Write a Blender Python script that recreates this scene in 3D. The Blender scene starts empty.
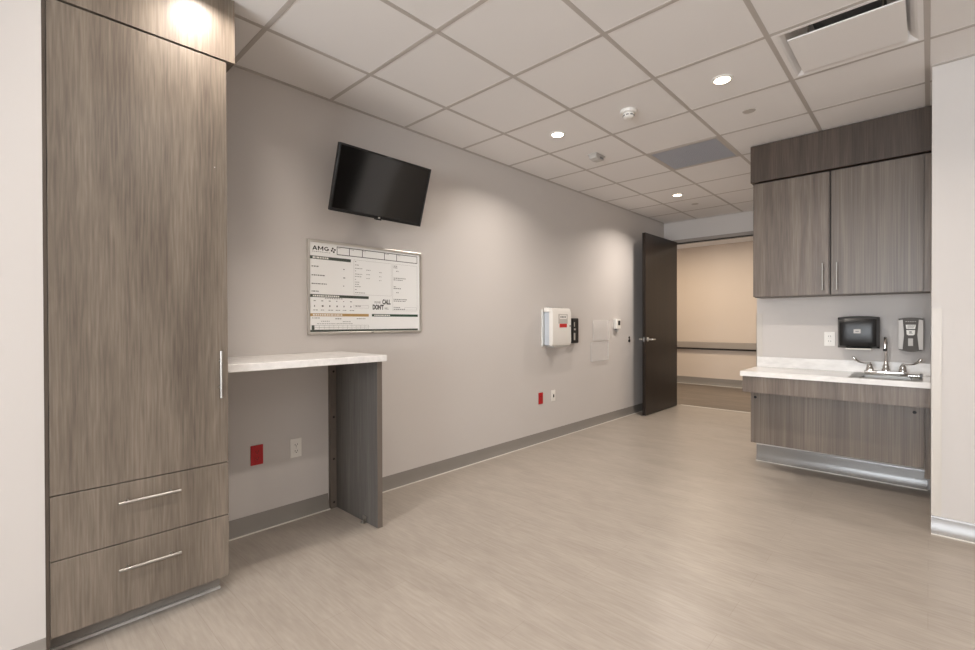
import bpy, bmesh, math, random
from mathutils import Vector, Matrix
random.seed(7)
SC = bpy.context.scene
COL = SC.collection

# ------------------------------------------------------------------ camera
yaw, pitch, roll = -0.7547, -0.0057, -0.0026
fw = Vector((math.sin(yaw)*math.cos(pitch), math.cos(yaw)*math.cos(pitch), math.sin(pitch)))
r0 = Vector((math.cos(yaw), -math.sin(yaw), 0)); u0 = r0.cross(fw)
rt = math.cos(roll)*r0 + math.sin(roll)*u0
up = -math.sin(roll)*r0 + math.cos(roll)*u0
cam = bpy.data.objects.new('camera', bpy.data.cameras.new('camera'))
COL.objects.link(cam)
M = Matrix((rt, up, -fw)).transposed().to_4x4(); M.translation = (0, 0, 1.241)
cam.matrix_world = M
cam.data.sensor_width = 36; cam.data.lens = 469.2/975*36
cam.data.clip_start = 0.02
SC.camera = cam

# ------------------------------------------------------------------ view and light
SC.view_settings.view_transform = 'Standard'; SC.view_settings.look = 'None'
SC.view_settings.gamma = 1; SC.view_settings.use_curve_mapping = False
SC.view_settings.exposure = 0.14
SC.cycles.max_bounces = 10; SC.cycles.diffuse_bounces = 6
SC.cycles.sample_clamp_indirect = 6
world = bpy.data.worlds.new('daylight'); SC.world = world; world.use_nodes = True
world.node_tree.nodes['Background'].inputs[0].default_value = (0.85, 0.92, 1, 1)
world.node_tree.nodes['Background'].inputs[1].default_value = 1.5

def area(name, loc, rot, sx, sy, power, col, shape='RECTANGLE', spread=math.pi):
    d = bpy.data.lights.new(name, 'AREA'); d.shape = shape; d.size = sx
    if shape in ('RECTANGLE', 'ELLIPSE'): d.size_y = sy
    d.energy = power; d.color = col; d.spread = spread
    o = bpy.data.objects.new(name, d); o.location = loc; o.rotation_euler = rot
    COL.objects.link(o); return o
P_WIN, P_GROUND, P_DOWN, P_HALL = 225, 500, 12.5, 34
WARM = (1.0, 0.905, 0.82); DAY = (0.90, 0.95, 1.0)
area('daylight_back_window', (-0.1, -4.56, 1.6), (math.radians(90), 0, 0), 3.0, 1.7, P_WIN, DAY)
area('daylight_from_ground', (-0.1, -4.9, .7), (math.radians(142), 0, 0), 3.0, 1.0, P_GROUND, (0.90, 0.95, 1.0))

XW, YE, H = -2.93, 7.03, 2.7286     # left wall, door wall, ceiling
GX, GY, T = -2.447, 0.9686, 0.6096  # ceiling grid origin and pitch
XR, YB = 3.0, -4.5                  # right wall and window wall

# ------------------------------------------------------------------ materials
def new_mat(name):
    m = bpy.data.materials.new(name); m.use_nodes = True
    return m, m.node_tree.nodes, m.node_tree.links, m.node_tree.nodes['Principled BSDF']
def srgb(c):
    return tuple((v/255/12.92 if v/255 <= .04045 else ((v/255+.055)/1.055)**2.4) for v in c) + (1,)
def plain(name, c, rough=.5, metal=0, spec=.5, bump=0, bscale=200, emit=0, alpha=1, trans=0, coat=0):
    m, n, l, b = new_mat(name)
    b.inputs['Base Color'].default_value = srgb(c)
    b.inputs['Roughness'].default_value = rough; b.inputs['Metallic'].default_value = metal
    b.inputs['Specular IOR Level'].default_value = spec
    b.inputs['Alpha'].default_value = alpha; b.inputs['Transmission Weight'].default_value = trans
    b.inputs['Coat Weight'].default_value = coat
    if emit:
        b.inputs['Emission Color'].default_value = srgb(c); b.inputs['Emission Strength'].default_value = emit
    nz = n.new('ShaderNodeTexNoise'); nz.inputs['Scale'].default_value = bscale
    g = n.new('ShaderNodeNewGeometry'); l.new(g.outputs['Position'], nz.inputs['Vector'])
    if bump:
        bp = n.new('ShaderNodeBump'); bp.inputs['Strength'].default_value = bump; bp.inputs['Distance'].default_value = .002
        l.new(nz.outputs['Fac'], bp.inputs['Height']); l.new(bp.outputs['Normal'], b.inputs['Normal'])
    else:
        mr = n.new('ShaderNodeMapRange'); mr.inputs['To Min'].default_value = max(0, rough-.03); mr.inputs['To Max'].default_value = rough+.03
        l.new(nz.outputs['Fac'], mr.inputs['Value']); l.new(mr.outputs['Result'], b.inputs['Roughness'])
    return m
def ramp(n, stops):
    r = n.new('ShaderNodeValToRGB'); e = r.color_ramp.elements
    e[0].position, e[0].color = stops[0][0], srgb(stops[0][1])
    e[1].position, e[1].color = stops[-1][0], srgb(stops[-1][1])
    for p, c in stops[1:-1]:
        k = e.new(p); k.color = srgb(c)
    return r
def streaks(name, dark, mid, light, scale_fine, scale_broad, rough, spec=.5, bump=.08, fine_mix=.5, seed=0.0, seams=None):
    """Streaked surface: fine lines plus broad bands, both stretched along one axis of the place."""
    m, n, l, b = new_mat(name)
    g = n.new('ShaderNodeNewGeometry')
    def noise(sc, detail, off, dist=0):
        mp = n.new('ShaderNodeMapping'); mp.inputs['Scale'].default_value = sc; mp.inputs['Location'].default_value = (off, off*1.7, off*.6)
        l.new(g.outputs['Position'], mp.inputs['Vector'])
        z = n.new('ShaderNodeTexNoise'); z.inputs['Scale'].default_value = 1; z.inputs['Detail'].default_value = detail
        z.inputs['Distortion'].default_value = dist
        l.new(mp.outputs['Vector'], z.inputs['Vector']); return z
    f = noise(scale_fine, 5, 3.1+seed, .3); br = noise(scale_broad, 3, 9.7+seed, .6)
    mx = n.new('ShaderNodeMix'); mx.data_type = 'FLOAT'; mx.inputs[0].default_value = fine_mix
    l.new(br.outputs['Fac'], mx.inputs[2]); l.new(f.outputs['Fac'], mx.inputs[3])
    r = ramp(n, [(.34, dark), (.5, mid), (.66, light)])
    l.new(mx.outputs[0], r.inputs['Fac'])
    col = r.outputs['Color']
    if seams:
        br_ = n.new('ShaderNodeTexBrick')
        br_.inputs['Scale'].default_value = 1; br_.inputs['Brick Width'].default_value = seams[0]; br_.inputs['Row Height'].default_value = seams[1]
        br_.inputs['Mortar Size'].default_value = .0012; br_.inputs['Mortar Smooth'].default_value = .3
        br_.inputs['Color1'].default_value = (1, 1, 1, 1); br_.inputs['Color2'].default_value = (.955, .95, .945, 1)
        br_.inputs['Mortar'].default_value = (.84, .82, .80, 1)
        l.new(g.outputs['Position'], br_.inputs['Vector'])
        mm = n.new('ShaderNodeMix'); mm.data_type = 'RGBA'; mm.blend_type = 'MULTIPLY'; mm.inputs[0].default_value = 1
        l.new(col, mm.inputs[6]); l.new(br_.outputs['Color'], mm.inputs[7]); col = mm.outputs[2]
    l.new(col, b.inputs['Base Color'])
    b.inputs['Roughness'].default_value = rough; b.inputs['Specular IOR Level'].default_value = spec
    bp = n.new('ShaderNodeBump'); bp.inputs['Strength'].default_value = bump; bp.inputs['Distance'].default_value = .001
    l.new(f.outputs['Fac'], bp.inputs['Height']); l.new(bp.outputs['Normal'], b.inputs['Normal'])
    return m

M_WALL = plain('wall_paint', (201, 196, 192), .62, bump=.05, bscale=350, spec=.35)
M_CEIL = plain('ceiling_tile', (230, 227, 225), .85, bump=.12, bscale=260, spec=.2)
M_GRID = plain('shaded_ceiling_grid', (184, 177, 171), .5, spec=.4)  # shading of the white bars is put into this darker tone
M_BASE = plain('rubber_base', (132, 127, 121), .2, spec=.7)
M_WOOD = streaks('warm_grey_laminate', (92, 82, 73), (112, 102, 91), (132, 121, 109), (130, 130, 6), (9, 9, .9), .38, .45, fine_mix=.5)
M_WOOD2 = streaks('cool_grey_laminate', (90, 79, 70), (108, 96, 86), (127, 115, 104), (120, 120, 5), (16, 16, .7), .36, .45, seed=5., fine_mix=.42)
M_WOOD3 = streaks('daylit_laminate', (76, 72, 68), (91, 87, 83), (108, 104, 99), (120, 120, 4), (16, 16, .7), .36, .45, seed=15., fine_mix=.45)  # cool daylight on the desk end panel is put into the colour
M_WOOD2R = streaks('rift_grey_laminate', (88, 78, 69), (108, 97, 87), (129, 117, 106), (150, 150, 1.6), (14, 14, .4), .36, .45, seed=11., fine_mix=.55)
M_FASC = streaks('shaded_fascia_laminate', (62, 51, 43), (76, 64, 55), (92, 79, 69), (120, 120, 4), (16, 16, .6), .42, .4, seed=8., fine_mix=.45)  # shade near the ceiling is put into this darker laminate
M_EDGE = plain('laminate_edge', (104, 95, 87), .5)
M_DARKGAP = plain('cabinet_inside', (40, 34, 30), .8)
M_DOOR = streaks('espresso_door_wood', (20, 14, 11), (29, 21, 16), (40, 30, 24), (90, 90, 1.3), (10, 10, .5), .3, .35, bump=.03, seed=2.)
M_FLOOR = streaks('vinyl_floor', (151, 142, 132), (160, 151, 141), (169, 160, 150), (9, 75, 1), (2.5, 7, 1), .34, .5, bump=.02, fine_mix=.55, seams=(1.22, .152))
M_HFLOOR = streaks('hall_vinyl_floor', (92, 82, 72), (110, 99, 88), (128, 116, 104), (3.2, 50, 1), (1, 8, 1), .4, .4, bump=.03, seed=4.)
M_HWALL = plain('hall_paint', (212, 198, 184), .6, bump=.04, bscale=350, spec=.3)
M_STONE = streaks('white_quartz_top', (222, 220, 217), (232, 230, 227), (240, 238, 235), (18, 40, 40), (5, 12, 12), .22, .5, bump=0, seed=1.)
M_STEEL = plain('brushed_steel', (172, 169, 164), .38, metal=1)
M_LEVER = plain('satin_chrome', (228, 226, 222), .3, metal=1)
M_CHROME = plain('polished_chrome', (205, 203, 200), .1, metal=1)
M_ALU = plain('silver_aluminium', (222, 219, 212), .32, metal=1)
M_BLACK = plain('black_plastic', (16, 16, 17), .32)
M_SCREEN = plain('dark_screen', (4, 4, 4), .1, spec=.9, coat=0)
M_SMOKE = plain('smoked_black_plastic', (12, 12, 13), .34, spec=.5)
M_WHITE = plain('white_plastic', (232, 229, 223), .35)
M_LTGREY = plain('light_grey_plastic', (186, 182, 177), .4)
M_MIDGREY = plain('mid_grey_plastic', (112, 113, 114), .35)
M_RED = plain('red_plastic', (176, 12, 22), .35)
M_REDLBL = plain('red_label', (196, 32, 32), .5)
M_DKHOLE = plain('dark_slot', (12, 11, 11), .7)
M_LENS = plain('lamp_lens', (255, 236, 208), .5, emit=14)
M_SHEET = plain('whiteboard_sheet', (240, 241, 240), .25)
M_INKG = plain('dark_green_grey_print', (62, 70, 62), .5)
M_INKG2 = plain('deep_green_print', (36, 66, 50), .5)
M_INKT = plain('tan_print', (178, 145, 92), .5)
M_INKK = plain('black_print', (32, 31, 30), .5)
M_INKS = plain('soft_grey_print', (142, 142, 140), .5)
M_INKM = plain('medium_grey_print', (104, 104, 102), .5)
M_PALE = plain('pale_print', (234, 233, 228), .5)
M_GRILLE = plain('return_grille_grey', (180, 178, 181), .6)
M_FRAME = plain('door_frame_paint', (150, 142, 135), .45)
M_RAIL = plain('taupe_rail', (156, 147, 138), .45)
M_ACRYL = plain('clear_acrylic', (235, 235, 235), .08, alpha=.16, spec=.6)
M_SOAP = plain('slate_plastic', (88, 85, 82), .6, spec=.3)
M_CLEAR = plain('frosted_container', (196, 202, 210), .3)
M_GUARD = plain('corner_guard_vinyl', (200, 194, 186), .4)
M_GLASS = plain('window_glass', (240, 245, 250), .02, alpha=.12, spec=.5)
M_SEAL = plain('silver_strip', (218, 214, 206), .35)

# ------------------------------------------------------------------ mesh helpers
class MB:
    def __init__(s): s.bm = bmesh.new()
    def box(s, x0, x1, y0, y1, z0, z1, bev=0, seg=2):
        b = bmesh.new(); bmesh.ops.create_cube(b, size=1)
        for v in b.verts:
            v.co = Vector(((x0+x1)/2+v.co.x*(x1-x0), (y0+y1)/2+v.co.y*(y1-y0), (z0+z1)/2+v.co.z*(z1-z0)))
        if bev: bmesh.ops.bevel(b, geom=b.edges[:], offset=bev, segments=seg, affect='EDGES', profile=.5)
        s.merge(b); return s
    def merge(s, b, mat=None):
        me = bpy.data.meshes.new('t'); b.to_mesh(me); b.free()
        if mat: me.transform(mat)
        s.bm.from_mesh(me); bpy.data.meshes.remove(me)
    def cyl(s, a, b, r0, r1=None, n=20):
        a, b = Vector(a), Vector(b); r1 = r0 if r1 is None else r1
        m = bmesh.new()
        bmesh.ops.create_cone(m, cap_ends=True, segments=n, radius1=r0, radius2=r1, depth=(b-a).length)
        q = Vector((0, 0, 1)).rotation_difference(b-a).to_matrix().to_4x4()
        s.merge(m, Matrix.Translation((a+b)/2) @ q); return s
    def lathe(s, prof, o, axis=(0, 0, 1), n=28):
        """prof: (radius, height) list spun about axis through o."""
        m = bmesh.new(); rings = []
        for r, h in prof:
            rings.append([m.verts.new((max(r, 1e-5)*math.cos(2*math.pi*i/n), max(r, 1e-5)*math.sin(2*math.pi*i/n), h)) for i in range(n)])
        for k in range(len(rings)-1):
            for i in range(n):
                m.faces.new((rings[k][i], rings[k][(i+1) % n], rings[k+1][(i+1) % n], rings[k+1][i]))
        m.faces.new(rings[0][::-1]); m.faces.new(rings[-1])
        bmesh.ops.recalc_face_normals(m, faces=m.faces[:])
        q = Vector((0, 0, 1)).rotation_difference(Vector(axis)).to_matrix().to_4x4()
        s.merge(m, Matrix.Translation(o) @ q); return s
    def tube(s, pts, rad, n=12):
        pts = [Vector(p) for p in pts]; m = bmesh.new(); rings = []
        rad = rad if isinstance(rad, (list, tuple)) else [rad]*len(pts)
        t0 = (pts[1]-pts[0]).normalized()
        side = t0.cross(Vector((0, 0, 1)));
        if side.length < .1: side = t0.cross(Vector((1, 0, 0)))
        side.normalize()
        for i, p in enumerate(pts):
            t = (pts[min(i+1, len(pts)-1)]-pts[max(i-1, 0)]).normalized()
            side = (side-side.dot(t)*t).normalized(); o = t.cross(side)
            rings.append([m.verts.new(p+rad[i]*(math.cos(2*math.pi*k/n)*side+math.sin(2*math.pi*k/n)*o)) for k in range(n)])
        for k in range(len(rings)-1):
            for i in range(n):
                m.faces.new((rings[k][i], rings[k][(i+1) % n], rings[k+1][(i+1) % n], rings[k+1][i]))
        m.faces.new(rings[0][::-1]); m.faces.new(rings[-1])
        bmesh.ops.recalc_face_normals(m, faces=m.faces[:])
        s.merge(m); return s
    def prism(s, poly, axis, a, b):
        """poly in the two other axes (cyclic order), extruded along axis from a to b."""
        m = bmesh.new()
        def P(u, v, w): return {'x': (w, u, v), 'y': (u, w, v), 'z': (u, v, w)}[axis]
        A = [m.verts.new(P(u, v, a)) for u, v in poly]; B = [m.verts.new(P(u, v, b)) for u, v in poly]
        m.faces.new(A); m.faces.new(B[::-1])
        for i in range(len(poly)):
            j = (i+1) % len(poly); m.faces.new((A[i], B[i], B[j], A[j]))
        bmesh.ops.recalc_face_normals(m, faces=m.faces[:])
        s.merge(m); return s
    def xform(s, mat):
        bmesh.ops.transform(s.bm, matrix=mat, verts=s.bm.verts[:]); return s
    def build(s, name, mat, parent=None, smooth=False):
        me = bpy.data.meshes.new(name); 
        org = parent_origin(parent)
        s.bm.to_mesh(me); s.bm.free()
        me.transform(Matrix.Translation(-org))
        me.materials.append(mat)
        if smooth:
            for p in me.polygons: p.use_smooth = True
            try: me.set_sharp_from_angle(angle=math.radians(38))
            except Exception: pass
        o = bpy.data.objects.new(name, me); COL.objects.link(o)
        if parent: o.parent = parent
        return o
def parent_origin(p):
    v = Vector((0, 0, 0))
    while p: v += p.location; p = p.parent
    return v
def thing(name, loc, label, cat, group=None):
    o = bpy.data.objects.new(name, None); COL.objects.link(o); o.location = loc; o.empty_display_size = .05
    tag(o, label, cat, group); return o
def tag(o, label=None, cat=None, group=None, kind=None):
    if label: o['label'] = label
    if cat: o['category'] = cat
    if group: o['group'] = group
    if kind: o['kind'] = kind
    return o
def struct(mb, name, mat, label, cat, parent=None, smooth=False):
    o = mb.build(name, mat, parent, smooth)
    if parent is None: tag(o, label, cat, kind='structure')
    return o
def copy_thing(root, loc, label, group=None):
    r = root.copy(); COL.objects.link(r); r.location = loc; r['label'] = label
    if group: r['group'] = group
    for ch in list(root.children):
        c = ch.copy(); COL.objects.link(c); c.parent = r
        for g in ch.children:
            d = g.copy(); COL.objects.link(d); d.parent = c
    return r
def text_mesh(txt, size, mat4, bold=0.0, sx=1.0):
    cu = bpy.data.curves.new('t', 'FONT'); cu.body = txt; cu.size = size; cu.offset = bold; cu.extrude = .0002
    o = bpy.data.objects.new('t', cu); COL.objects.link(o)
    bpy.context.view_layer.update()
    me = bpy.data.meshes.new_from_object(o.evaluated_get(bpy.context.evaluated_depsgraph_get()))
    bpy.data.objects.remove(o); bpy.data.curves.remove(cu)
    me.transform(mat4 @ Matrix.Diagonal((sx, 1, 1, 1)))
    return me

# ------------------------------------------------------------------ the room
HY = 9.66   # far wall of the hallway
struct(MB().box(XW-.12, XR+.12, YB-.12, 7.09, -.1, 0), 'floor', M_FLOOR, 'pale beige streaked vinyl plank floor of the patient room', 'floor')
struct(MB().box(-7.5, 2.5, 7.09, HY+.12, -.1, 0), 'floor_hallway', M_HFLOOR, 'darker brown vinyl floor of the hallway beyond the door', 'floor')
struct(MB().box(-2.70, -1.47, 7.075, 7.098, 0, .004), 'trim_threshold', M_SEAL, 'thin pale metal strip on the floor in the doorway', 'threshold')

# ceiling: 2 ft tiles; the light, diffuser and grille openings are left out
skip = {(1, 5), (3, 3)}
lay = MB()
for i in range(-1, 9):
    for j in range(-9, 10):
        if (i, j) in skip: continue
        x0, x1 = max(GX+i*T, XW), min(GX+(i+1)*T, XR); y0, y1 = max(GY+j*T, YB), min(GY+(j+1)*T, YE)
        if x1-x0 < .01 or y1-y0 < .01: continue
        lay.box(x0+.002, x1-.002, y0+.002, y1-.002, H+.003, H+.02)
ceil = struct(lay, 'ceiling', M_CEIL, 'suspended ceiling of square off-white acoustic tiles', 'ceiling')
gr = MB(); w = .012
for i in range(0, 9): gr.box(GX+i*T-w, GX+i*T+w, YB, YE, H+.0007, H+.0028)
for j in range(-8, 10):
    y = GY+j*T
    if y < YE-.03:
        gr.box(XW, XR, y-w, y+w, H+.0010, H+.0028)
gr.box(XW, XW+.02, YB, YE, H-.002, H+.0028); gr.box(XW, -1.125, YE-.02, YE, H-.002, H+.0028)
gr.box(.012, XR, 3.77, 3.79, H-.002, H+.0028)
gr.build('ceiling_grid', M_GRID, ceil)
struct(MB().box(XW-.12, XR+.12, YB-.12, YE+.12, H+.25, H+.35), 'ceiling_deck', M_DARKGAP, 'dark deck above the suspended ceiling', 'ceiling')

HT = H+.25
struct(MB().box(XW-.12, XW, YB, YE+.12, 0, HT), 'wall_left', M_WALL, 'long warm grey painted wall holding the television and whiteboard', 'wall')
struct(MB().box(XW, -2.335, YB, .136, 0, HT), 'wall_near', M_WALL, 'pale wall at the left edge, beside the tall wardrobe', 'wall')
# door wall with opening
OX0, OX1, OZ = -2.785, -1.47, 2.412
wb = MB().box(XW, OX0-.045, YE, YE+.12, 0, HT).box(OX1+.045, -1.125, YE, YE+.12, 0, HT).box(OX0-.045, OX1+.045, YE, YE+.12, OZ+.045, HT)
struct(wb, 'wall_end', M_WALL, 'short wall at the far end around the doorway', 'wall')
struct(MB().box(-1.125, .012, 4.73, YE+.12, 0, HT), 'wall_sink', M_WALL, 'grey alcove wall behind the sink and dispensers', 'wall')
struct(MB().box(.012, XR, 3.79, YE+.12, 0, HT), 'wall_right_return', M_WALL, 'pale painted wall at the right edge, beside the sink alcove', 'wall')
struct(MB().box(XR, XR+.12, YB, 3.79, 0, HT), 'wall_right', M_WALL, 'wall to the right of the camera', 'wall')
WX0, WX1, WZ0, WZ1 = -1.7, 1.5, .75, 2.45
wk = MB().box(XW, WX0, YB-.12, YB, 0, HT).box(WX1, XR, YB-.12, YB, 0, HT).box(WX0, WX1, YB-.12, YB, 0, WZ0).box(WX0, WX1, YB-.12, YB, WZ1, HT)
struct(wk, 'wall_back', M_WALL, 'window wall behind the camera', 'wall')
wf = MB()
for x in (WX0, -.13, WX1-.06): wf.box(x, x+.06, YB-.05, YB-.01, WZ0, WZ1)
wf.box(WX0+.06, WX1-.06, YB-.05, YB-.01, WZ0, WZ0+.06).box(WX0+.06, WX1-.06, YB-.05, YB-.01, WZ1-.06, WZ1)
win = struct(wf, 'window_1', M_ALU, 'wide daylight window behind the camera', 'window')
MB().box(WX0+.05, WX1-.05, YB-.034, YB-.028, WZ0+.05, WZ1-.05).build('window_glass', M_GLASS, win)
# bathroom door on the right return wall, beyond the picture
bd = struct(MB().box(.80, 1.97, 3.75, 3.788, .008, 2.3), 'door_2', M_DOOR, 'dark wooden bathroom door on the right return wall', 'door')

# hallway
struct(MB().box(-7.5, 2.5, HY, HY+.12, 0, HT), 'wall_hallway', M_HWALL, 'warm beige hallway wall seen through the open door', 'wall')
struct(MB().box(-7.5, XW-.12, YE, YE+.12, 0, HT).box(.6, 2.5, YE+.125, YE+.2, 0, HT), 'wall_hallway_near', M_HWALL, 'hallway side of the room walls', 'wall')
struct(MB().box(-7.5, 2.5, YE+.12, HY, H, H+.1), 'ceiling_hallway', M_CEIL, 'pale hallway ceiling beyond the door head', 'ceiling')
area('hallway_lamp', (-3.3, 8.2, H-.05), (0, 0, 0), 1.6, .3, P_HALL, (1, .83, .63))
area('hallway_lamp_right', (-.9, 8.2, H-.05), (0, 0, 0), 1.2, .3, P_HALL*.7, (1, .83, .63))

# door frame and leaf
fr = MB()
for a, b in ((OX0-.045, OX0), (OX1, OX1+.045)): fr.box(a, b, YE-.012, YE+.132, 0, OZ+.045)
fr.box(OX0, OX1, YE-.012, YE+.132, OZ, OZ+.045)
fr.box(OX0, OX1, YE+.05, YE+.075, OZ-.016, OZ)
frame = struct(fr, 'trim_door_frame', M_FRAME, 'taupe painted steel frame around the doorway', 'door frame')
MB().box(OX0, OX1, YE+.02, YE+.049, OZ-.012, OZ).build('door_seal', M_BLACK, frame)
LX0, LX1, LY0, LY1 = -2.752, -2.708, 5.905, 6.965
leaf = struct(MB().box(LX0, LX1, LY0, LY1, .008, 2.415, .002, 1), 'door_1', M_DOOR, 'dark espresso wood door standing open against the left wall', 'door')
for sx, x in ((1, LX1), (-1, LX0)):
    hb = MB().lathe([(.028, 0), (.028, .006), (.02, .011), (.011, .013), (.011, .06)], (x, LY0+.065, 1.01), (sx, 0, 0))
    xx = x+sx*.064
    hb.tube([(x+sx*.05, LY0+.065, 1.01), (xx, LY0+.07, 1.01), (xx+sx*.004, LY0+.1, 1.01), (xx, LY0+.15, 1.01), (xx-sx*.01, LY0+.18, 1.008)], [.009, .01, .0095, .009, .008])
    h = hb.build('door_handle', M_LEVER, leaf, True)
MB().box(LX0+.012, LX1-.012, LY0-.001, LY0+.001, .98, 1.04).build('latch_plate', M_MIDGREY, leaf)

# bases along the walls: a rubber strip with a small cove toe
def base(name, p0, p1, nrm, label, parent=None, h=.1):
    """p0 -> p1 along the wall; nrm points into the room."""
    d = Vector((p1[0]-p0[0], p1[1]-p0[1], 0)); L = d.length; d.normalize(); nn = Vector((nrm[0], nrm[1], 0))
    prof = [(0, 0), (.0275, 0), (.027, .003), (.0225, .012), (.0165, .028), (.0115, .048), (.0072, .07), (.0042, h-.012), (.003, h-.003), (.002, h), (0, h)]
    m = bmesh.new(); A = []; B = []
    for a, z in prof:
        q = Vector((p0[0], p0[1], z+.0005))+nn*(a+.0004)
        A.append(m.verts.new(q)); B.append(m.verts.new(q+d*L))
    m.faces.new(A); m.faces.new(B[::-1])
    for i in range(len(prof)): j = (i+1) % len(prof); m.faces.new((A[i], B[i], B[j], A[j]))
    bmesh.ops.recalc_face_normals(m, faces=m.faces[:])
    mb = MB(); mb.merge(m)
    o = mb.build(name, M_BASE, None, True)
    tag(o, label, 'baseboard', kind='structure'); 
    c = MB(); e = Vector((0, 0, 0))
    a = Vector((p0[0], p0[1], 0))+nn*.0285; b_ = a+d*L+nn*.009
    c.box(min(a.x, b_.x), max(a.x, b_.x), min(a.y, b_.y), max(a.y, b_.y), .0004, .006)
    c.build('toe_highlight', M_SEAL, o)  # pale strip paints the light caught along the cove toe
    return o
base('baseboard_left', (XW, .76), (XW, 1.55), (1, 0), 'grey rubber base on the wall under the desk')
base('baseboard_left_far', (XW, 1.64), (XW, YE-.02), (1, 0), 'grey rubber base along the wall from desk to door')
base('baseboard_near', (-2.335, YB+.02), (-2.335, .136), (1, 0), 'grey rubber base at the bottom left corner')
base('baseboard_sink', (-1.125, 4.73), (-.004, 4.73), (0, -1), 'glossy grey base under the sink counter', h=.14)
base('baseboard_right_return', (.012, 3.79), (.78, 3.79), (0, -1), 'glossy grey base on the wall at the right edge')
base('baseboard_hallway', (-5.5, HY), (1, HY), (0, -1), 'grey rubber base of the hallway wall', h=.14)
for nm, x0, y in (('trim_corner_guard', -1.125, 4.73), ('trim_corner_guard_right', .012, 3.79)):
    g_ = MB().box(x0-.0025, x0+.044, y-.003, y-.0003, .102, 1.315).box(x0-.0028, x0-.0003, y-.003, y+.04, .102, 1.315)
    struct(g_, nm, M_GUARD, 'pale vinyl corner guard on the %s wall corner' % ('sink alcove' if x0 < -1 else 'right'), 'corner guard')

# hallway handrail
t = thing('handrail', (-3, HY, .7), 'taupe bumper handrail running along the hallway wall', 'handrail')
MB().box(-5.5, 1, HY-.075, HY-.045, .725, .845, .008).build('rail', M_RAIL, t)
MB().box(-5.5, 1, HY-.06, HY-.042, .695, .724).build('shadow_lip', M_DARKGAP, t)  # coloured dark to draw the shadow line beneath the rail
for x in (-4.6, -3.4, -2.2, -1.0): MB().box(x-.03, x+.03, HY-.045, HY-.0005, .74, .83).build('bracket', M_DARKGAP, t)

# ------------------------------------------------------------------ wardrobe
def bar_pull(mbp, a, b, out, r=.006, inset=.22, stand=.03):
    """bar from a to b standing off along out by stand."""
    a, b, out = Vector(a), Vector(b), Vector(out)
    mbp.cyl(a+out*stand, b+out*stand, r, n=14)
    for f in (inset, 1-inset):
        p = a.lerp(b, f); mbp.cyl(p, p+out*stand, r*.75, n=10)
    return mbp
FX = -2.34; WY0, WY1 = .149, .751
t = thing('wardrobe', (-2.64, .45, 0), 'tall warm grey wood-grain wardrobe with two drawers beneath its door', 'wardrobe')
MB().box(XW+.001, FX-.022, WY0-.004, WY1-.003, .083, 2.436).build('body', M_WOOD, t)
MB().box(-2.395, FX-.004, .137, WY0-.002, .0, 2.436).build('filler_strip', M_EDGE, t)
MB().box(XW+.001, -2.42, WY0-.004, .735, 0.0, .082).build('plinth', M_BASE, t)
MB().box(-2.4195, -2.408, WY0-.004, .735, .001, .012).build('plinth_toe', M_LTGREY, t)
dr = MB().box(FX-.02, FX, WY0, WY1, .607, 2.430, .0012, 1).build('door', M_WOOD, t)
bar_pull(MB(), (FX, .715, .905), (FX, .715, 1.115), (1, 0, 0)).build('door_handle', M_STEEL, dr, True)
for z0, z1, zh in ((.366, .603, .532), (.083, .362, .268)):
    d = MB().box(FX-.02, FX, WY0, WY1, z0, z1, .0012, 1).build('drawer', M_WOOD, t)
    bar_pull(MB(), (FX, .345, zh), (FX, .556, zh), (1, 0, 0), inset=.15).build('drawer_handle', M_STEEL, d, True)
MB().box(FX+.0001, FX+.0006, .6985, .7015, 1.94, 1.9425).build('scuff', M_PALE, dr)
t2 = MB().box(XW+.001, FX+.002, .137, .787, 2.438, H-.003).build('wardrobe_soffit', M_WOOD)
tag(t2, 'wood-grain soffit panel closing the gap between wardrobe and ceiling', 'soffit panel')

# ------------------------------------------------------------------ desk beside the wardrobe
t = thing('desk', (-2.65, 1.2, 0), 'wall desk with white stone top and one grey end panel', 'desk')
MB().box(XW+.001, -2.38, .753, 1.645, 1.008, 1.046, .002, 1).build('desk_top', M_STONE, t)
MB().box(XW+.001, -2.415, 1.598, 1.632, .001, 1.007, .001, 1).build('end_panel', M_WOOD3, t)
MB().box(-2.4148, -2.4135, 1.598, 1.632, .001, 1.007).build('edge_band', M_EDGE, t)
cl = MB().box(XW+.001, -2.898, 1.556, 1.597, .0015, 1.007).build('wall_cleat', M_EDGE, t)
for z in (.04, .33, .61, .915):
    MB().cyl((-2.898, 1.578, z), (-2.8972, 1.578, z), .0075, n=12).build('screw', M_DKHOLE, cl)
br = MB().box(-2.575, -2.535, 1.572, 1.5975, .0008, .003).box(-2.575, -2.535, 1.5945, 1.5975, .003, .04).cyl((-2.555, 1.594, .024), (-2.555, 1.586, .024), .006, n=10).cyl((-2.555, 1.583, .003), (-2.555, 1.583, .011), .006, n=10)
br.build('floor_bracket', M_STEEL, t)

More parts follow.
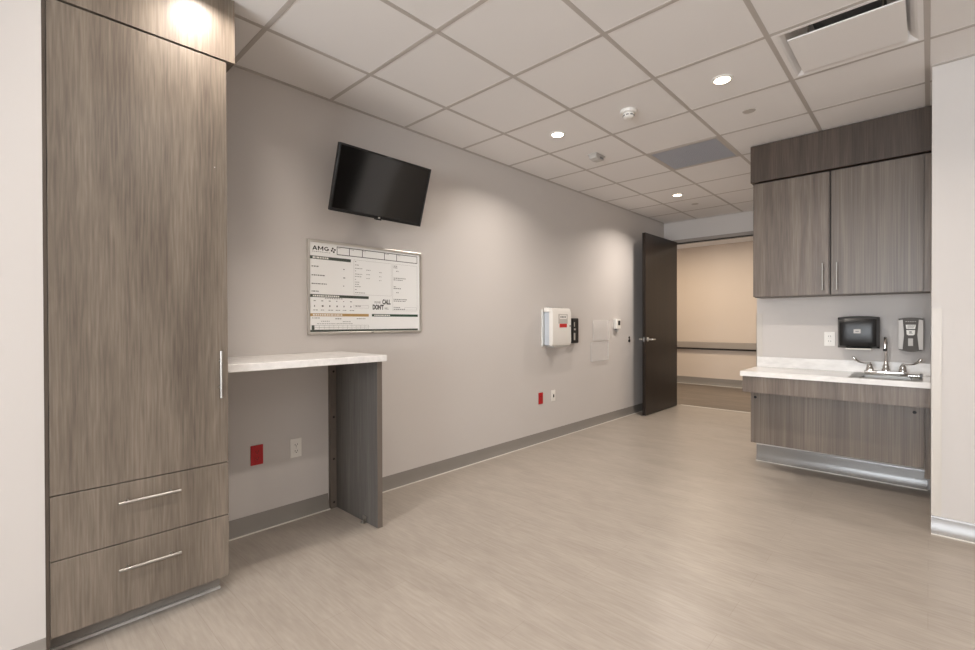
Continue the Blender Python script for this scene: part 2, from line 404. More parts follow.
# ------------------------------------------------------------------ television
t = thing('television', (XW, 1.838, 2.15), 'black flat television tilted down from the wall above the whiteboard', 'television')
ang = math.atan2(.13, .394)
TM = Matrix.Translation((-2.695, 1.843, 2.152)) @ Matrix.Rotation(ang, 4, 'Y')
def tv(mb): return mb.xform(TM)
hw, hh = .362, .2085
tv(MB().box(-.028, -.001, -hw, hw, -hh, hh, .004)).build('housing', M_BLACK, t)
tv(MB().box(-.0009, .0004, -hw+.012, hw-.012, -hh+.02, hh-.012)).build('screen', M_SCREEN, t)
bz = MB().box(-.0009, .004, -hw, -hw+.011, -hh, hh, .001, 1).box(-.0009, .004, hw-.011, hw, -hh, hh, .001, 1).box(-.0009, .004, -hw+.011, hw-.011, hh-.011, hh, .001, 1).box(-.0009, .004, -hw+.011, hw-.011, -hh, -hh+.019, .001, 1)
tv(bz).build('bezel', M_BLACK, t)
tv(MB().box(.0041, .0046, -.016, .016, hh-.0085, hh-.004)).build('top_badge', M_MIDGREY, t)
tv(MB().box(.0041, .0048, -.008, .008, -hh+.003, -hh+.014)).build('indicator', M_LTGREY, t)
tv(MB().box(-.02, .003, -.022, .022, -hh-.008, -hh-.0005)).build('sensor_bar', M_BLACK, t)
MB().box(XW+.001, XW+.025, 1.74, 1.94, 2.04, 2.26).tube([(XW+.02, 1.838, 2.16), (-2.74, 1.838, 2.16)], .022).build('wall_mount', M_BLACK, t)

# ------------------------------------------------------------------ whiteboard
BY0, BZ1, BW, BH = 1.41, 1.785, .928, .62
t = thing('whiteboard', (XW, 1.874, 1.475), 'silver-framed patient information whiteboard printed with charts, under the television', 'whiteboard')
MB().box(XW+.001, XW+.010, BY0+.014, BY0+BW-.014, BZ1-BH+.014, BZ1-.014).build('printed_sheet', M_SHEET, t)
fb = MB().box(XW+.001, XW+.018, BY0, BY0+.016, BZ1-BH, BZ1, .003).box(XW+.001, XW+.018, BY0+BW-.016, BY0+BW, BZ1-BH, BZ1, .003)
fb.box(XW+.001, XW+.018, BY0+.015, BY0+BW-.015, BZ1-.016, BZ1, .003).box(XW+.001, XW+.018, BY0+.015, BY0+BW-.015, BZ1-BH, BZ1-BH+.016, .003)
fb.build('frame', M_ALU, t)
LV = XW+.0101
def bb(mb, u0, v0, u1, v1, lift=0):
    mb.box(LV+lift, LV+lift+.0002, BY0+u0*BW, BY0+u1*BW, BZ1-v1*BH, BZ1-v0*BH); return mb
def outline(mb, u0, v0, u1, v1, tu=.004, tv_=.006, lift=0):
    bb(mb, u0, v0, u1, v0+tv_, lift); bb(mb, u0, v1-tv_, u1, v1, lift); bb(mb, u0, v0+tv_, u0+tu, v1-tv_, lift); bb(mb, u1-tu, v0+tv_, u1, v1-tv_, lift)
def scribble(mb, u, v, n, size=.008, lift=0):
    """unreadably small printed words as a run of dashes"""
    x = u
    for _ in range(n):
        w_ = random.uniform(.006, .017); bb(mb, x, v, x+w_, v+size, lift); x += w_+.0045
def text(name, s, u, v_base, size, mat, bold=0., sx=1., lift=0):
    m4 = Matrix.Translation((LV+lift+.0003, BY0+u*BW, BZ1-v_base*BH)) @ Matrix(((0, 0, 1, 0), (1, 0, 0, 0), (0, 1, 0, 0), (0, 0, 0, 1)))
    me = text_mesh(s, size, m4, bold, sx); mb = MB(); mb.bm.from_mesh(me); bpy.data.meshes.remove(me)
    return mb.build(name, mat, t)
def letter(name, strokes, y0, z0, mat):
    """a sans-serif capital built from straight strokes ((y, z) quads in metres)"""
    m_ = MB()
    for k, q in enumerate(strokes): m_.prism([(y0+a, z0+b) for a, b in q], 'x', LV, LV+.0004+k*.00002)
    return m_.build(name, mat, t)
ly, lz, lh = BY0+.037*BW, BZ1-.108*BH, .0275
letter('title_letter', [((0, 0), (.0085, 0), (.0205, lh), (.0135, lh)), ((.0255, 0), (.034, 0), (.0205, lh), (.0135, lh)), ((.006, .0055), (.028, .0055), (.0265, .0105), (.0075, .0105))], ly, lz, M_INKK)
letter('title_letter', [((0, 0), (.0075, 0), (.0075, lh), (0, lh)), ((.0305, 0), (.038, 0), (.038, lh), (.0305, lh)), ((0, lh), (.008, lh), (.0215, .006), (.0165, .006)), ((.030, lh), (.038, lh), (.0215, .006), (.0165, .006))], ly+.0385, lz, M_INKK)
gp = []
for k in range(11):
    a0, a1 = math.radians(48+k*27), math.radians(48+(k+1)*27)
    gp.append(tuple((.0175+.0175*r_*math.cos(a), lh/2+lh/2*r_*math.sin(a)) for a, r_ in ((a0, 1), (a1, 1), (a1, .56), (a0, .56))))
gp.append(((.0185, .0105), (.034, .0105), (.034, .0155), (.0185, .0155))); gp.append(((.0275, .003), (.034, .006), (.034, .0155), (.0275, .0155)))
letter('title_letter', gp, ly+.082, lz, M_INKK)
def line(mat, *a, parent=None): m_ = MB(); scribble(m_, *a); return m_.build('text_line', mat, parent or t)
for k in range(4):
    em = MB(); a = k*math.pi/2+.3; cy, cz = BY0+.196*BW, BZ1-.092*BH
    pts = [(cy+.0035*math.cos(a), cz+.0035*math.sin(a)), (cy+.017*math.cos(a-.5), cz+.017*math.sin(a-.5)), (cy+.02*math.cos(a+.2), cz+.02*math.sin(a+.2)), (cy+.011*math.cos(a+.75), cz+.011*math.sin(a+.75))]
    em.prism(pts, 'x', LV, LV+.0003).build('emblem_petal', M_INKK, t)
line(M_INKM, .036, .122, 10, .005)
edges = [.224, .324, .434, .633, .75, .958]
for a, b in zip(edges[:-1], edges[1:]):
    m = MB(); outline(m, a, .046, b+.004, .137, .0045, .0075); o = m.build('entry_box', M_INKK, t); line(M_INKS, a+.01, .06, 2, .006, parent=o)
def bar(u0, v0, u1, v1, mat, nwords):
    o = bb(MB(), u0, v0, u1, v1, .0001).build('header_bar', mat, t)
    m_ = MB(); scribble(m_, u0+.02, v0+.008, nwords, (v1-v0)-.015, .0004); m_.build('bar_caption', M_PALE, o)
bar(.019, .170, .338, .203, M_INKG, 8); bar(.019, .575, .49, .606, M_INKG, 14)
bar(.019, .778, .49, .808, M_INKT, 14); bar(.518, .777, .966, .806, M_INKG2, 9)
bb(MB(), .017, .953, .966, .975, .0001).build('bottom_rule', M_INKG, t)
for v, n in ((.275, 3), (.368, 6), (.458, 8), (.538, 4)): line(M_INKM, .031, v, n, .011)
for v in (.275, .368, .458): line(M_INKM, .275, v+.01, 1, .01)
for k, v in enumerate((.185, .222, .26, .29, .325, .352, .385, .415, .44, .465, .5, .535)): line(M_INKS, .372, v, (1, 2, 4, 1, 4, 4, 1, 3, 2, 3, 1, 5)[k], .0075)
for v in (.27, .32, .365): line(M_INKS, .47, v, 3, .0075); line(M_INKS, .585, v+.015, 2, .007)
for r4 in ((.362, .17, .70, .56), (.712, .17, .96, .735), (.36, .68, .49, .712), (.83, .69, .955, .72)):
    m = MB(); outline(m, *r4, .0012, .0018); m.build('panel_outline', M_INKS, t)
for v, n in ((.19, 2), (.21, 3), (.25, 2), (.335, 8), (.356, 6), (.44, 2), (.46, 4), (.51, 2), (.592, 8), (.612, 7), (.69, 5), (.712, 6)): line(M_INKM, .722+(.025 if v in (.25, .51) else 0), v, n, .009)
line(M_INKM, .13, .612, 9, .007)
for k in range(6):
    u = .045+k*.057
    line(M_INKM, u, .64, 1, .008); line(M_INKM, u+.003, .69, 1, .018); line(M_INKS, u-.003, .738, 2, .008)
line(M_INKM, .375, .686, 3, .009)
for u, v, n, h_ in ((.033, .822, 4, .009), (.21, .828, 3, .012), (.385, .828, 5, .009), (.1, .858, 5, .007), (.27, .862, 4, .007), (.07, .885, 18, .006)): line(M_INKS, u, v, n, h_)
m = MB(); outline(m, .05, .905, .49, .95, .0012, .002); bb(m, .05, .927, .49, .929)
for k in range(1, 12): bb(m, .05+k*.0367, .907, .051+k*.0367, .948)
m.build('table_grid', M_INKM, t)
bb(MB(), .03, .903, .049, .952, .0001).build('table_key', M_INKG, t)
text('small_lettering', 'PLEASE', .541, .652, .021, M_INKM, 0, .80)
text('bold_lettering', 'CALL', .614, .658, .047, M_INKK, .002, .64)
text('bold_lettering', "DON'T", .524, .722, .047, M_INKK, .002, .64)
text('small_lettering', 'FALL', .635, .722, .023, M_INKM, 0, .72)
bb(MB(), .508, .983, .532, .992, .008).build('frame_badge', M_MIDGREY, t)

# ------------------------------------------------------------------ outlets
def outlet_x(name, y, z, matp, label, kind='duplex', group=None):
    t = thing(name, (XW, y, z), label, 'outlet', group)
    MB().box(XW+.0006, XW+.006, y-.036, y+.036, z-.059, z+.059, .002).build('face_plate', matp, t)
    if kind == 'duplex':
        for s in (-1, 1):
            r_ = MB().box(XW+.006, XW+.0085, y-.017, y+.017, z+s*.02-.014, z+s*.02+.014, .001, 1).build('receptacle', matp, t)
            MB().box(XW+.0085, XW+.0088, y-.009, y-.006, z+s*.02-.002, z+s*.02+.007).box(XW+.0085, XW+.0088, y+.006, y+.009, z+s*.02-.002, z+s*.02+.007).box(XW+.0085, XW+.0088, y-.003, y+.003, z+s*.02-.010, z+s*.02-.005).build('slot', M_DKHOLE if matp is not M_RED else M_BLACK, r_)
        MB().cyl((XW+.006, y, z), (XW+.0072, y, z), .003, n=10).build('screw', M_LTGREY if matp is not M_RED else M_RED, t)
    else:
        MB().box(XW+.006, XW+.0085, y-.017, y+.017, z-.034, z+.034, .001, 1).build('insert', matp, t)
        MB().box(XW+.0085, XW+.0095, y-.010, y+.010, z-.018, z+.014).build('data_jack', M_DKHOLE, t)
    return t
outlet_x('wall_outlet', 1.095, .451, M_RED, 'red wall outlet under the desk, left of the white one')
outlet_x('wall_outlet', 1.333, .447, M_WHITE, 'white duplex wall outlet under the desk, right of the red one')
outlet_x('wall_outlet', 3.915, .452, M_RED, 'small red wall outlet low on the wall below the sharps container')
outlet_x('data_outlet', 4.137, .455, M_WHITE, 'white data outlet with dark jack, right of the far red outlet', 'data')

# ------------------------------------------------------------------ sharps container
t = thing('sharps_container', (XW, 4.15, 1.0), 'white wall sharps container with red label and grey wall bracket', 'sharps container')
MB().box(XW+.0006, XW+.012, 3.93, 4.38, .985, 1.372, .004).build('wall_bracket', M_ALU, t)
MB().box(XW+.0125, XW+.078, 3.968, 4.285, 1.0, 1.345, .004).build('inner_bin', M_CLEAR, t)
b_ = MB().prism([(XW+.0785, 1.0), (XW+.115, .995), (XW+.125, 1.03), (XW+.125, 1.34), (XW+.11, 1.385), (XW+.0785, 1.392)], 'y', 3.955, 4.30)
bmesh.ops.bevel(b_.bm, geom=b_.bm.edges[:], offset=.005, segments=2, affect='EDGES')
b_.build('cover', M_WHITE, t, True)
MB().box(XW+.013, XW+.0784, 3.955, 4.30, 1.346, 1.392, .006).build('top_lid', M_WHITE, t)
MB().box(XW+.02, XW+.048, 4.0, 4.25, 1.392, 1.396).build('drop_slot', M_MIDGREY, t)
MB().box(XW+.1245, XW+.126, 4.06, 4.23, 1.225, 1.325, .001, 1).build('grey_label', M_LTGREY, t)
MB().box(XW+.126, XW+.1264, 4.08, 4.21, 1.275, 1.315).build('white_label', M_PALE, t)
m = MB()
for k in range(4): m.box(XW+.1264, XW+.1267, 4.095+k*.027, 4.113+k*.027, 1.286, 1.304)
m.build('label_print', M_INKM, t)
MB().box(XW+.1251, XW+.1265, 4.08, 4.215, 1.185, 1.224).build('red_label', M_REDLBL, t)
MB().box(XW+.013, XW+.11, 4.0, 4.26, .976, .994, .004).build('bottom_tray', M_LTGREY, t)
MB().cyl((XW+.125, 4.275, 1.2), (XW+.132, 4.275, 1.2), .011, n=14).build('lock', M_STEEL, t)
p = MB().box(XW+.0006, XW+.05, 4.44, 4.57, 1.005, 1.285, .012, 3).build('glove_pocket', M_BLACK)
tag(p, 'narrow black wall pocket mounted right of the sharps container', 'wall pocket')
m = MB().box(XW+.0502, XW+.0506, 4.465, 4.495, 1.04, 1.12).box(XW+.0502, XW+.0506, 4.47, 4.50, 1.15, 1.17).box(XW+.0502, XW+.0506, 4.47, 4.485, 1.19, 1.24)
m.build('pale_marks', M_LTGREY, p)
tag(p.children[0], 'pale printed marks')

# clear holders, wall control, bumper
t = thing('acrylic_holder', (XW, 5.13, 1.0), 'faint clear acrylic document holders on the wall before the door', 'document holder')
for y0, y1, z0, z1 in ((4.95, 5.32, 1.02, 1.265), (4.90, 5.30, .77, 1.00)):
    h = MB().box(XW+.022, XW+.025, y0, y1, z0, z1).build('clear_panel', M_ACRYL, t)
    MB().box(XW+.0006, XW+.022, y0, y0+.003, z0, z1).box(XW+.0006, XW+.022, y1-.003, y1, z0, z1).box(XW+.0006, XW+.022, y0+.003, y1-.003, z0, z0+.003).build('pocket_side', M_ACRYL, h)
t = thing('wall_control', (XW, 5.51, 1.16), 'small white wall control with a black window, near the door', 'wall control')
MB().box(XW+.0006, XW+.045, 5.455, 5.575, 1.155, 1.28, .006).build('housing', M_WHITE, t)
MB().box(XW+.045, XW+.0465, 5.50, 5.555, 1.20, 1.258).build('window', M_BLACK, t)
MB().cyl((XW+.02, 5.48, 1.1545), (XW+.02, 5.48, 1.135), .012, n=12).build('nozzle', M_MIDGREY, t)
MB().cyl((XW+.02, 5.53, 1.1545), (XW+.02, 5.53, 1.115), .014, n=12).build('nozzle', M_LTGREY, t)
t = thing('door_bumper', (XW, 5.887, 1.01), 'small black bumper on the wall behind the door lever', 'door bumper')
MB().lathe([(.016, 0), (.016, .006), (.010, .009)], (XW+.0006, 5.887, 1.032), (1, 0, 0)).build('stop', M_BLACK, t)
MB().lathe([(.02, 0), (.02, .01), (.012, .014)], (XW+.0006, 5.887, .99), (1, 0, 0)).build('stop', M_BLACK, t)

# ------------------------------------------------------------------ upper cabinet
UY = 4.47
t = thing('wall_cabinet', (-.55, 4.6, 1.45), 'grey wood-grain wall cabinet with two doors above the sink', 'wall cabinet')
MB().box(-1.088, -.008, UY+.021, 4.729, 1.452, 2.412).build('body', M_WOOD2, t)
MB().box(-1.086, .009, UY+.022, 4.72, 1.446, 1.4515).build('underside', M_EDGE, t)
for x0, x1, xh, lb in ((-1.092, -.566, -.603, 'left'), (-.550, -.026, -.513, 'right')):
    d = MB().box(x0, x1, UY, UY+.02, 1.450, 2.405, .0012, 1).build('door', M_WOOD if False else (M_WOOD2R if lb == 'right' else M_WOOD2), t)
    bar_pull(MB(), (xh, UY, 1.485), (xh, UY, 1.695), (0, -1, 0), r=.0055).build('door_handle', M_STEEL, d, True)
MB().box(-.0225, .0105, UY+.004, UY+.0205, 1.450, 2.405).build('filler_strip', M_WOOD2, t)
MB().box(-1.089, -.05, UY+.0203, UY+.0209, 2.405, 2.414).build('shadow_gap', M_DARKGAP, t)
MB().box(-.562, -.554, UY+.0203, UY+.0209, 1.45, 2.405).build('centre_gap', M_DARKGAP, t)
f = MB().box(-1.108, .0115, 4.452, 4.729, 2.418, H-.004, .001, 1).build('cabinet_fascia', M_FASC)
tag(f, 'shade-darkened wood-grain fascia panel between the wall cabinet and the ceiling', 'fascia panel')

# ------------------------------------------------------------------ sink counter
CZ0, CZ1 = .802, .840
SX0, SX1, SY0, SY1 = -.355, -.085, 4.235, 4.50
t = thing('sink_counter', (-.55, 4.5, 0), 'white stone sink counter with a grey wood-grain apron and removable knee panel', 'counter')
c = MB().box(-1.119, SX0, 4.19, 4.7285, CZ0, CZ1).box(SX1, .011, 4.19, 4.7285, CZ0, CZ1).box(SX0, SX1, 4.19, SY0, CZ0, CZ1).box(SX0, SX1, SY1, 4.7285, CZ0, CZ1)
c.build('countertop', M_STONE, t)
MB().box(-1.119, .011, 4.708, 4.7285, CZ1+.0003, .930, .001, 1).build('backsplash', M_STONE, t)
MB().box(-1.104, .011, 4.205, 4.225, .672, CZ0-.0005).box(-1.104, -1.084, 4.2255, 4.728, .672, CZ0-.0005).build('apron', M_WOOD2, t)
kp = MB().box(-1.086, -.020, 4.375, 4.394, .232, .715).build('knee_panel', M_WOOD2R, t)
for x, z in ((-1.052, .612), (-.07, .612)): MB().cyl((x, 4.375, z), (x, 4.3735, z), .011, n=14).build('screw', M_DKHOLE, kp)
MB().box(-.0185, .011, 4.40, 4.42, .16, .80).build('side_filler', M_WOOD2, t)

t = thing('sink', (-.22, 4.37, .84), 'small stainless steel sink set into the white counter', 'sink')
rm = MB().box(-.42, SX0+.004, 4.215, 4.655, CZ1+.0004, CZ1+.005, .002, 1).box(SX1-.004, -.03, 4.215, 4.655, CZ1+.0004, CZ1+.005, .002, 1)
rm.box(SX0+.004, SX1-.004, 4.215, SY0+.004, CZ1+.0004, CZ1+.005, .002, 1).box(SX0+.004, SX1-.004, SY1-.004, 4.655, CZ1+.0004, CZ1+.005, .002, 1)
rm.build('rim', M_STEEL, t)
bw = .002; zb = .68
bs = MB().box(SX0+.002, SX0+.004, SY0+.002, SY1-.002, zb, CZ1+.001).box(SX1-.004, SX1-.002, SY0+.002, SY1-.002, zb, CZ1+.001)
bs.box(SX0+.004, SX1-.004, SY0+.002, SY0+.004, zb, CZ1+.001).box(SX0+.004, SX1-.004, SY1-.004, SY1-.002, zb, CZ1+.001).box(SX0+.002, SX1-.002, SY0+.002, SY1-.002, zb-.002, zb)
bs.build('basin', M_STEEL, t)
MB().lathe([(.03, 0), (.03, .003), (.012, .004)], (-.22, 4.37, zb)).build('drain', M_CHROME, t)

t = thing('faucet', (-.225, 4.59, .845), 'chrome gooseneck faucet with two curved wrist-blade handles at the sink', 'faucet')
FZ = CZ1+.0055; fy = 4.585; fc = -.232
MB().box(fc-.125, fc+.125, fy-.032, fy+.032, FZ, FZ+.026, .006, 3).build('deck_plate', M_CHROME, t, True)
sp = MB().lathe([(.026, 0), (.026, .012), (.019, .022), (.021, .032), (.015, .045), (.0125, .06), (.013, .07), (.0095, .075)], (fc, fy, FZ+.026))
pts = [(fc, fy, FZ+.09), (fc, fy, FZ+.225)]
for k in range(1, 11):
    a = math.pi*k/10; pts.append((fc, fy-.055+.055*math.cos(a), FZ+.225+.05*math.sin(a)))
pts.append((fc, fy-.11, FZ+.195)); sp.tube(pts, .0088)
sp.build('spout', M_CHROME, t, True)
MB().cyl((fc, fy-.11, FZ+.196), (fc, fy-.11, FZ+.178), .011, n=16).build('aerator', M_BLACK, t)
for s in (-1, 1):
    x = fc+s*.094
    hd = MB().lathe([(.024, 0), (.025, .01), (.019, .02), (.021, .03), (.016, .042), (.009, .048), (.009, .056), (.004, .06)], (x, fy, FZ+.026)).build('valve', M_CHROME, t, True)
    bl = MB().tube([(x, fy-.002, FZ+.078), (x+s*.03, fy-.006, FZ+.078), (x+s*.06, fy-.012, FZ+.084), (x+s*.082, fy-.017, FZ+.098), (x+s*.097, fy-.02, FZ+.118), (x+s*.101, fy-.021, FZ+.126)],
                   [.005, .0045, .006, .009, .011, .007])
    bl.build('blade_handle', M_CHROME, hd, True)
t = thing('side_spray', (-.08, 4.57, .845), 'short dark chrome fitting lying at the right end of the sink', 'sink fitting')
MB().cyl((-.105, 4.42, FZ+.013), (-.045, 4.42, FZ+.013), .012, n=16).build('barrel', M_CHROME, t, True)
MB().cyl((-.045, 4.42, FZ+.0165), (-.03, 4.42, FZ+.0165), .016, n=16).build('head', M_MIDGREY, t, True)

# paper towel dispenser
t = thing('towel_dispenser', (-.4, 4.66, 1.03), 'glossy black paper towel dispenser on the wall above the sink', 'towel dispenser')
TX0, TX1 = -.527, -.270; TZ0, TZ1 = 1.034, 1.272
MB().box(TX0+.004, TX1-.004, 4.63, 4.7295, TZ0, TZ1-.006, .01, 3).build('back_housing', M_BLACK, t, True)
cv = bmesh.new(); NX, NZ = 16, 14; grid = []
for j in range(NZ+1):
    row = []
    for i in range(NX+1):
        a, b = i/NX*2-1, j/NZ*2-1
        ex = (1-abs(a)**6)*(1-abs(b)**6)
        y = 4.63-.035-.045*max(0, ex)**.5*(1-.25*b*b) if abs(a) < 1 and abs(b) < 1 else 4.628
        z = TZ0+(b+1)/2*(TZ1-TZ0)+(.010*(1-a*a) if j == NZ else .010*(1-a*a)*(b+1)/2)
        row.append(cv.verts.new((TX0+(a+1)/2*(TX1-TX0), y, z)))
    grid.append(row)
for j in range(NZ):
    for i in range(NX): cv.faces.new((grid[j][i], grid[j][i+1], grid[j+1][i+1], grid[j+1][i]))
rim = [grid[0][i] for i in range(NX+1)]+[grid[j][NX] for j in range(1, NZ+1)]+[grid[NZ][i] for i in range(NX-1, -1, -1)]+[grid[j][0] for j in range(NZ-1, 0, -1)]
cv.faces.new(rim)
bmesh.ops.recalc_face_normals(cv, faces=cv.faces[:])
mb = MB(); mb.merge(cv); cvo = mb.build('front_cover', M_SMOKE, t, True)
MB().box(-.420, -.378, 4.545, 4.5475, 1.15, 1.18).build('logo_label', M_LTGREY, t)
MB().box(-.410, -.388, 4.5442, 4.5449, 1.161, 1.169).build('logo_mark', M_INKM, t)
MB().box(-.475, -.315, 4.58, 4.66, 1.022, 1.0335, .003).build('paper_slot', M_SEAL, t)

# soap dispenser
t = thing('soap_dispenser', (-.095, 4.68, 1.02), 'grey touchless soap dispenser with pale side panels, right of the faucet', 'soap dispenser')
def arcbox(x0, x1, z0, z1, yf, dep, sag, bulge=.012):
    poly = [(x0, z0)]
    m_ = MB(); n_ = 8
    pts = [(x0+(x1-x0)*i/n_, z0-sag*math.sin(math.pi*i/n_)) for i in range(n_+1)]+[(x1-(x1-x0)*i/n_, z1+sag*.6*math.sin(math.pi*i/n_)) for i in range(n_+1)]
    m_.prism(pts, 'y', yf, yf+dep); return m_
a = arcbox(-.163, -.029, 1.030, 1.260, 4.628, .10, .014); a.build('housing', M_SOAP, t)
for s, x0, x1 in ((-1, -.1635, -.146), (1, -.046, -.0285)):
    xa = -.096+s*.066; 
    pl = [(-.096+s*.067, 1.034), (-.096+s*.045, 1.034), (-.096+s*.036, 1.14), (-.096+s*.044, 1.252), (-.096+s*.067, 1.248)]
    MB().prism(pl, 'y', 4.620, 4.6278).build('side_panel', M_LTGREY, t)
MB().prism([(-.12, 1.185), (-.072, 1.185), (-.068, 1.215), (-.124, 1.215)], 'y', 4.6262, 4.6276).prism([(-.118, 1.145), (-.11, 1.138), (-.082, 1.138), (-.074, 1.145), (-.072, 1.176), (-.12, 1.176)], 'y', 4.6262, 4.6276).build('front_label', M_PALE, t)
m = MB()
for k in range(3): m.box(-.114, -.079+.004*k, 4.6256, 4.6261, 1.192+k*.0075, 1.195+k*.0075)
m.box(-.106, -.086, 4.6256, 4.6261, 1.15, 1.153).box(-.104, -.09, 4.6256, 4.6261, 1.158, 1.166)
m.build('label_print', M_INKM, t)
MB().box(-.11, -.083, 4.6258, 4.6276, 1.06, 1.115, .0006, 1).build('sensor_window', M_LTGREY, t)
m = MB()
for k in range(5): m.box(-.125+k*.0125, -.117+k*.0125, 4.6265, 4.6276, 1.236, 1.24)
m.build('top_print', M_LTGREY, t)

# alcove outlet
t = thing('wall_outlet', (-.592, 4.73, 1.097), 'white duplex outlet on the sink wall, left of the towel dispenser', 'outlet')
MB().box(-.628, -.556, 4.724, 4.7294, 1.04, 1.155, .002).build('face_plate', M_WHITE, t)
for s in (-1, 1):
    r_ = MB().box(-.609, -.575, 4.7215, 4.7239, 1.0975+s*.02-.014, 1.0975+s*.02+.014, .001, 1).build('receptacle', M_WHITE, t)
    MB().box(-.601, -.598, 4.7211, 4.7215, 1.0975+s*.02-.002, 1.0975+s*.02+.007).box(-.586, -.583, 4.7211, 4.7215, 1.0975+s*.02-.002, 1.0975+s*.02+.007).build('slot', M_DKHOLE, r_)

# ------------------------------------------------------------------ ceiling fittings
def downlight(x, y, label, first=None):
    t = thing('downlight', (x, y, H), label, 'ceiling light', 'recessed round downlights')
    MB().lathe([(.062, 0), (.062, -.004), (.046, -.007), (.044, -.001)], (x, y, H+.0028)).build('trim_ring', M_PALE, t, True)
    MB().cyl((x, y, H-.0015), (x, y, H-.0052), .043, n=28).build('lens', M_LENS, t)
    return t
spots = [(-2.147, 3.10, 'round recessed downlight nearest the television'), (-.928, 3.10, 'round recessed downlight nearest the square air diffuser'),
         (-2.15, 5.545, 'round recessed downlight nearest the open door'), (-2.147, .66, 'round recessed downlight close in front of the wardrobe soffit')]
src = None
for k, (x, y, lb) in enumerate(spots):
    if src is None: src = downlight(x, y, lb)
    else: copy_thing(src, (x, y, H), lb)
    area('downlight_lamp', (x, y, H-.0068), (0, 0, 0), (.086, .086, .05, .086)[k], .086, P_DOWN*(1, 1, 1.6, .6)[k], WARM, 'DISK', math.radians(140))
for x, y in ((-.928, .66), (1.3, .66), (1.3, 2.9), (-.928, -2.0), (1.3, -2.0)):
    area('downlight_lamp', (x, y, H-.0068), (0, 0, 0), .086, .086, P_DOWN, WARM, 'DISK', math.radians(140))

t = thing('smoke_detector', (-1.545, 3.10, H), 'round white smoke detector with dark slots on the ceiling', 'smoke detector')
MB().lathe([(.055, 0), (.058, -.006), (.054, -.02), (.046, -.024)], (-1.545, 3.10, H+.0028), n=36).build('base_ring', M_WHITE, t, True)
MB().lathe([(.036, 0), (.038, -.004), (.036, -.024), (.028, -.031), (.012, -.033)], (-1.545, 3.10, H-.0215), n=32).build('sensor_dome', M_WHITE, t, True)
m = MB()
for k in range(8):
    a = k*math.pi/4+.25; p_ = Vector((-1.545+.0365*math.cos(a), 3.10+.0365*math.sin(a), H-.036))
    b2 = MB().box(-.002, .002, -.009, .009, -.003, .003)
    b2.xform(Matrix.Translation(p_) @ Matrix.Rotation(a, 4, 'Z')); me = bpy.data.meshes.new('t'); b2.bm.to_mesh(me); b2.bm.free(); m.bm.from_mesh(me); bpy.data.meshes.remove(me)
m.build('vent_slots', M_DKHOLE, t)
t = thing('occupancy_sensor', (-2.17, 3.737, H), 'small boxy white ceiling sensor between two downlights', 'ceiling sensor')
MB().box(-2.215, -2.125, 3.66, 3.815, H-.006, H+.0026, .002).build('base_plate', M_LTGREY, t)
MB().prism([(3.668, H-.0065), (3.806, H-.0065), (3.80, H-.036), (3.72, H-.046), (3.678, H-.034)], 'x', -2.205, -2.135).build('housing', M_LTGREY, t)
MB().box(-2.2055, -2.1345, 3.735, 3.79, H-.030, H-.012).build('lens_band', M_MIDGREY, t)
for x, y, lb in ((-.928, 3.688, 'round flat sprinkler cover on the ceiling near the wall cabinet'), (-2.154, 6.121, 'round flat sprinkler cover on the ceiling near the doorway')):
    o = MB().lathe([(.04, 0), (.041, -.003), (.038, -.0055)], (x, y, H+.0028), n=30).build('sprinkler_cover', M_GRID, None, True)
    tag(o, lb, 'sprinkler cover', 'sprinkler covers on the ceiling')

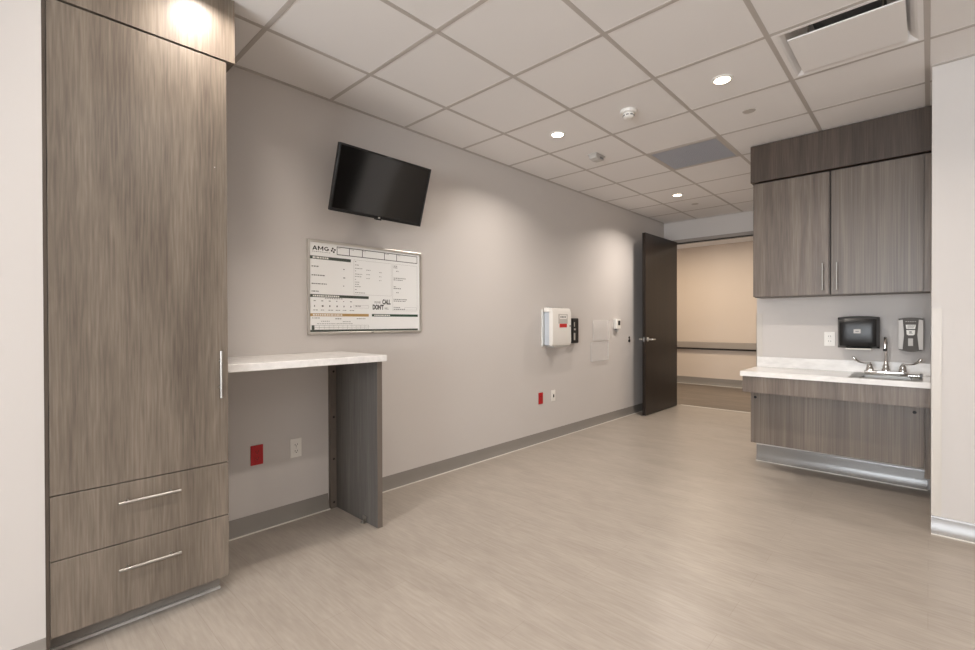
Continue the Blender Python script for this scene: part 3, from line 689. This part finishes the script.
# supply diffuser in tile (3,3)
dx0, dy0 = GX+3*T+w, GY+3*T+w; dx1, dy1 = GX+4*T-w, GY+4*T-w
cx, cy = (dx0+dx1)/2, (dy0+dy1)/2
t = thing('air_diffuser', (cx, cy, H), 'square white air diffuser with a dropped centre plaque in the ceiling', 'air diffuser')
m = bmesh.new(); rings = []
for hs, z in ((.2925, 0), (.272, 0), (.262, .006), (.245, .022), (.23, .05), (.205, .075), (.16, .09), (.16, .16)):
    rr = []
    for i in range(32):
        a = 2*math.pi*i/32+math.pi/4
        c_, s_ = math.cos(a), math.sin(a); k = hs/max(abs(c_), abs(s_))
        rr.append(m.verts.new((cx+c_*k, cy+s_*k, H+z+.001)))
    rings.append(rr)
for k in range(len(rings)-1):
    for i in range(32): m.faces.new((rings[k][i], rings[k][(i+1) % 32], rings[k+1][(i+1) % 32], rings[k+1][i]))
bmesh.ops.recalc_face_normals(m, faces=m.faces[:])
mb = MB(); mb.merge(m); pn = mb.build('pan', M_CEIL, t)
sm_ = pn.modifiers.new('thick', 'SOLIDIFY'); sm_.thickness = .0012
MB().box(cx-.16, cx+.16, cy-.16, cy+.16, H+.162, H+.166).build('neck_cap', M_MIDGREY, t)
MB().box(cx-.232, cx+.232, cy-.212, cy+.212, H-.012, H-.004, .002, 1).build('plaque', M_CEIL, t)
m = MB()
for sx in (-1, 1):
    for sy in (-1, 1): m.cyl((cx+sx*.15, cy+sy*.15, H-.004), (cx+sx*.15, cy+sy*.15, H+.088), .004, n=8)
m.build('hanger', M_STEEL, t)

# return grille in tile (1,5)
gx0, gy0 = GX+T+w, GY+5*T+w; gx1, gy1 = GX+2*T-w, GY+6*T-w
t = thing('return_grille', ((gx0+gx1)/2, (gy0+gy1)/2, H), 'grey egg-crate return air grille set in the ceiling', 'air grille')
f = .02
MB().box(gx0, gx1, gy0, gy0+f, H-.001, H+.012).box(gx0, gx1, gy1-f, gy1, H-.001, H+.012).box(gx0, gx0+f, gy0+f, gy1-f, H-.001, H+.012).box(gx1-f, gx1, gy0+f, gy1-f, H-.001, H+.012).build('frame', M_GRID, t)
m = MB(); n_ = 42
for k in range(1, n_):
    x = gx0+f+(gx1-gx0-2*f)*k/n_; m.box(x-.0006, x+.0006, gy0+f, gy1-f, H, H+.011)
    y = gy0+f+(gy1-gy0-2*f)*k/n_; m.box(gx0+f, gx1-f, y-.0006, y+.0006, H, H+.011)
m.build('egg_crate', M_GRILLE, t)
MB().box(gx0+f, gx1-f, gy0+f, gy1-f, H+.0122, H+.016).build('back_pan', M_GRILLE, t)
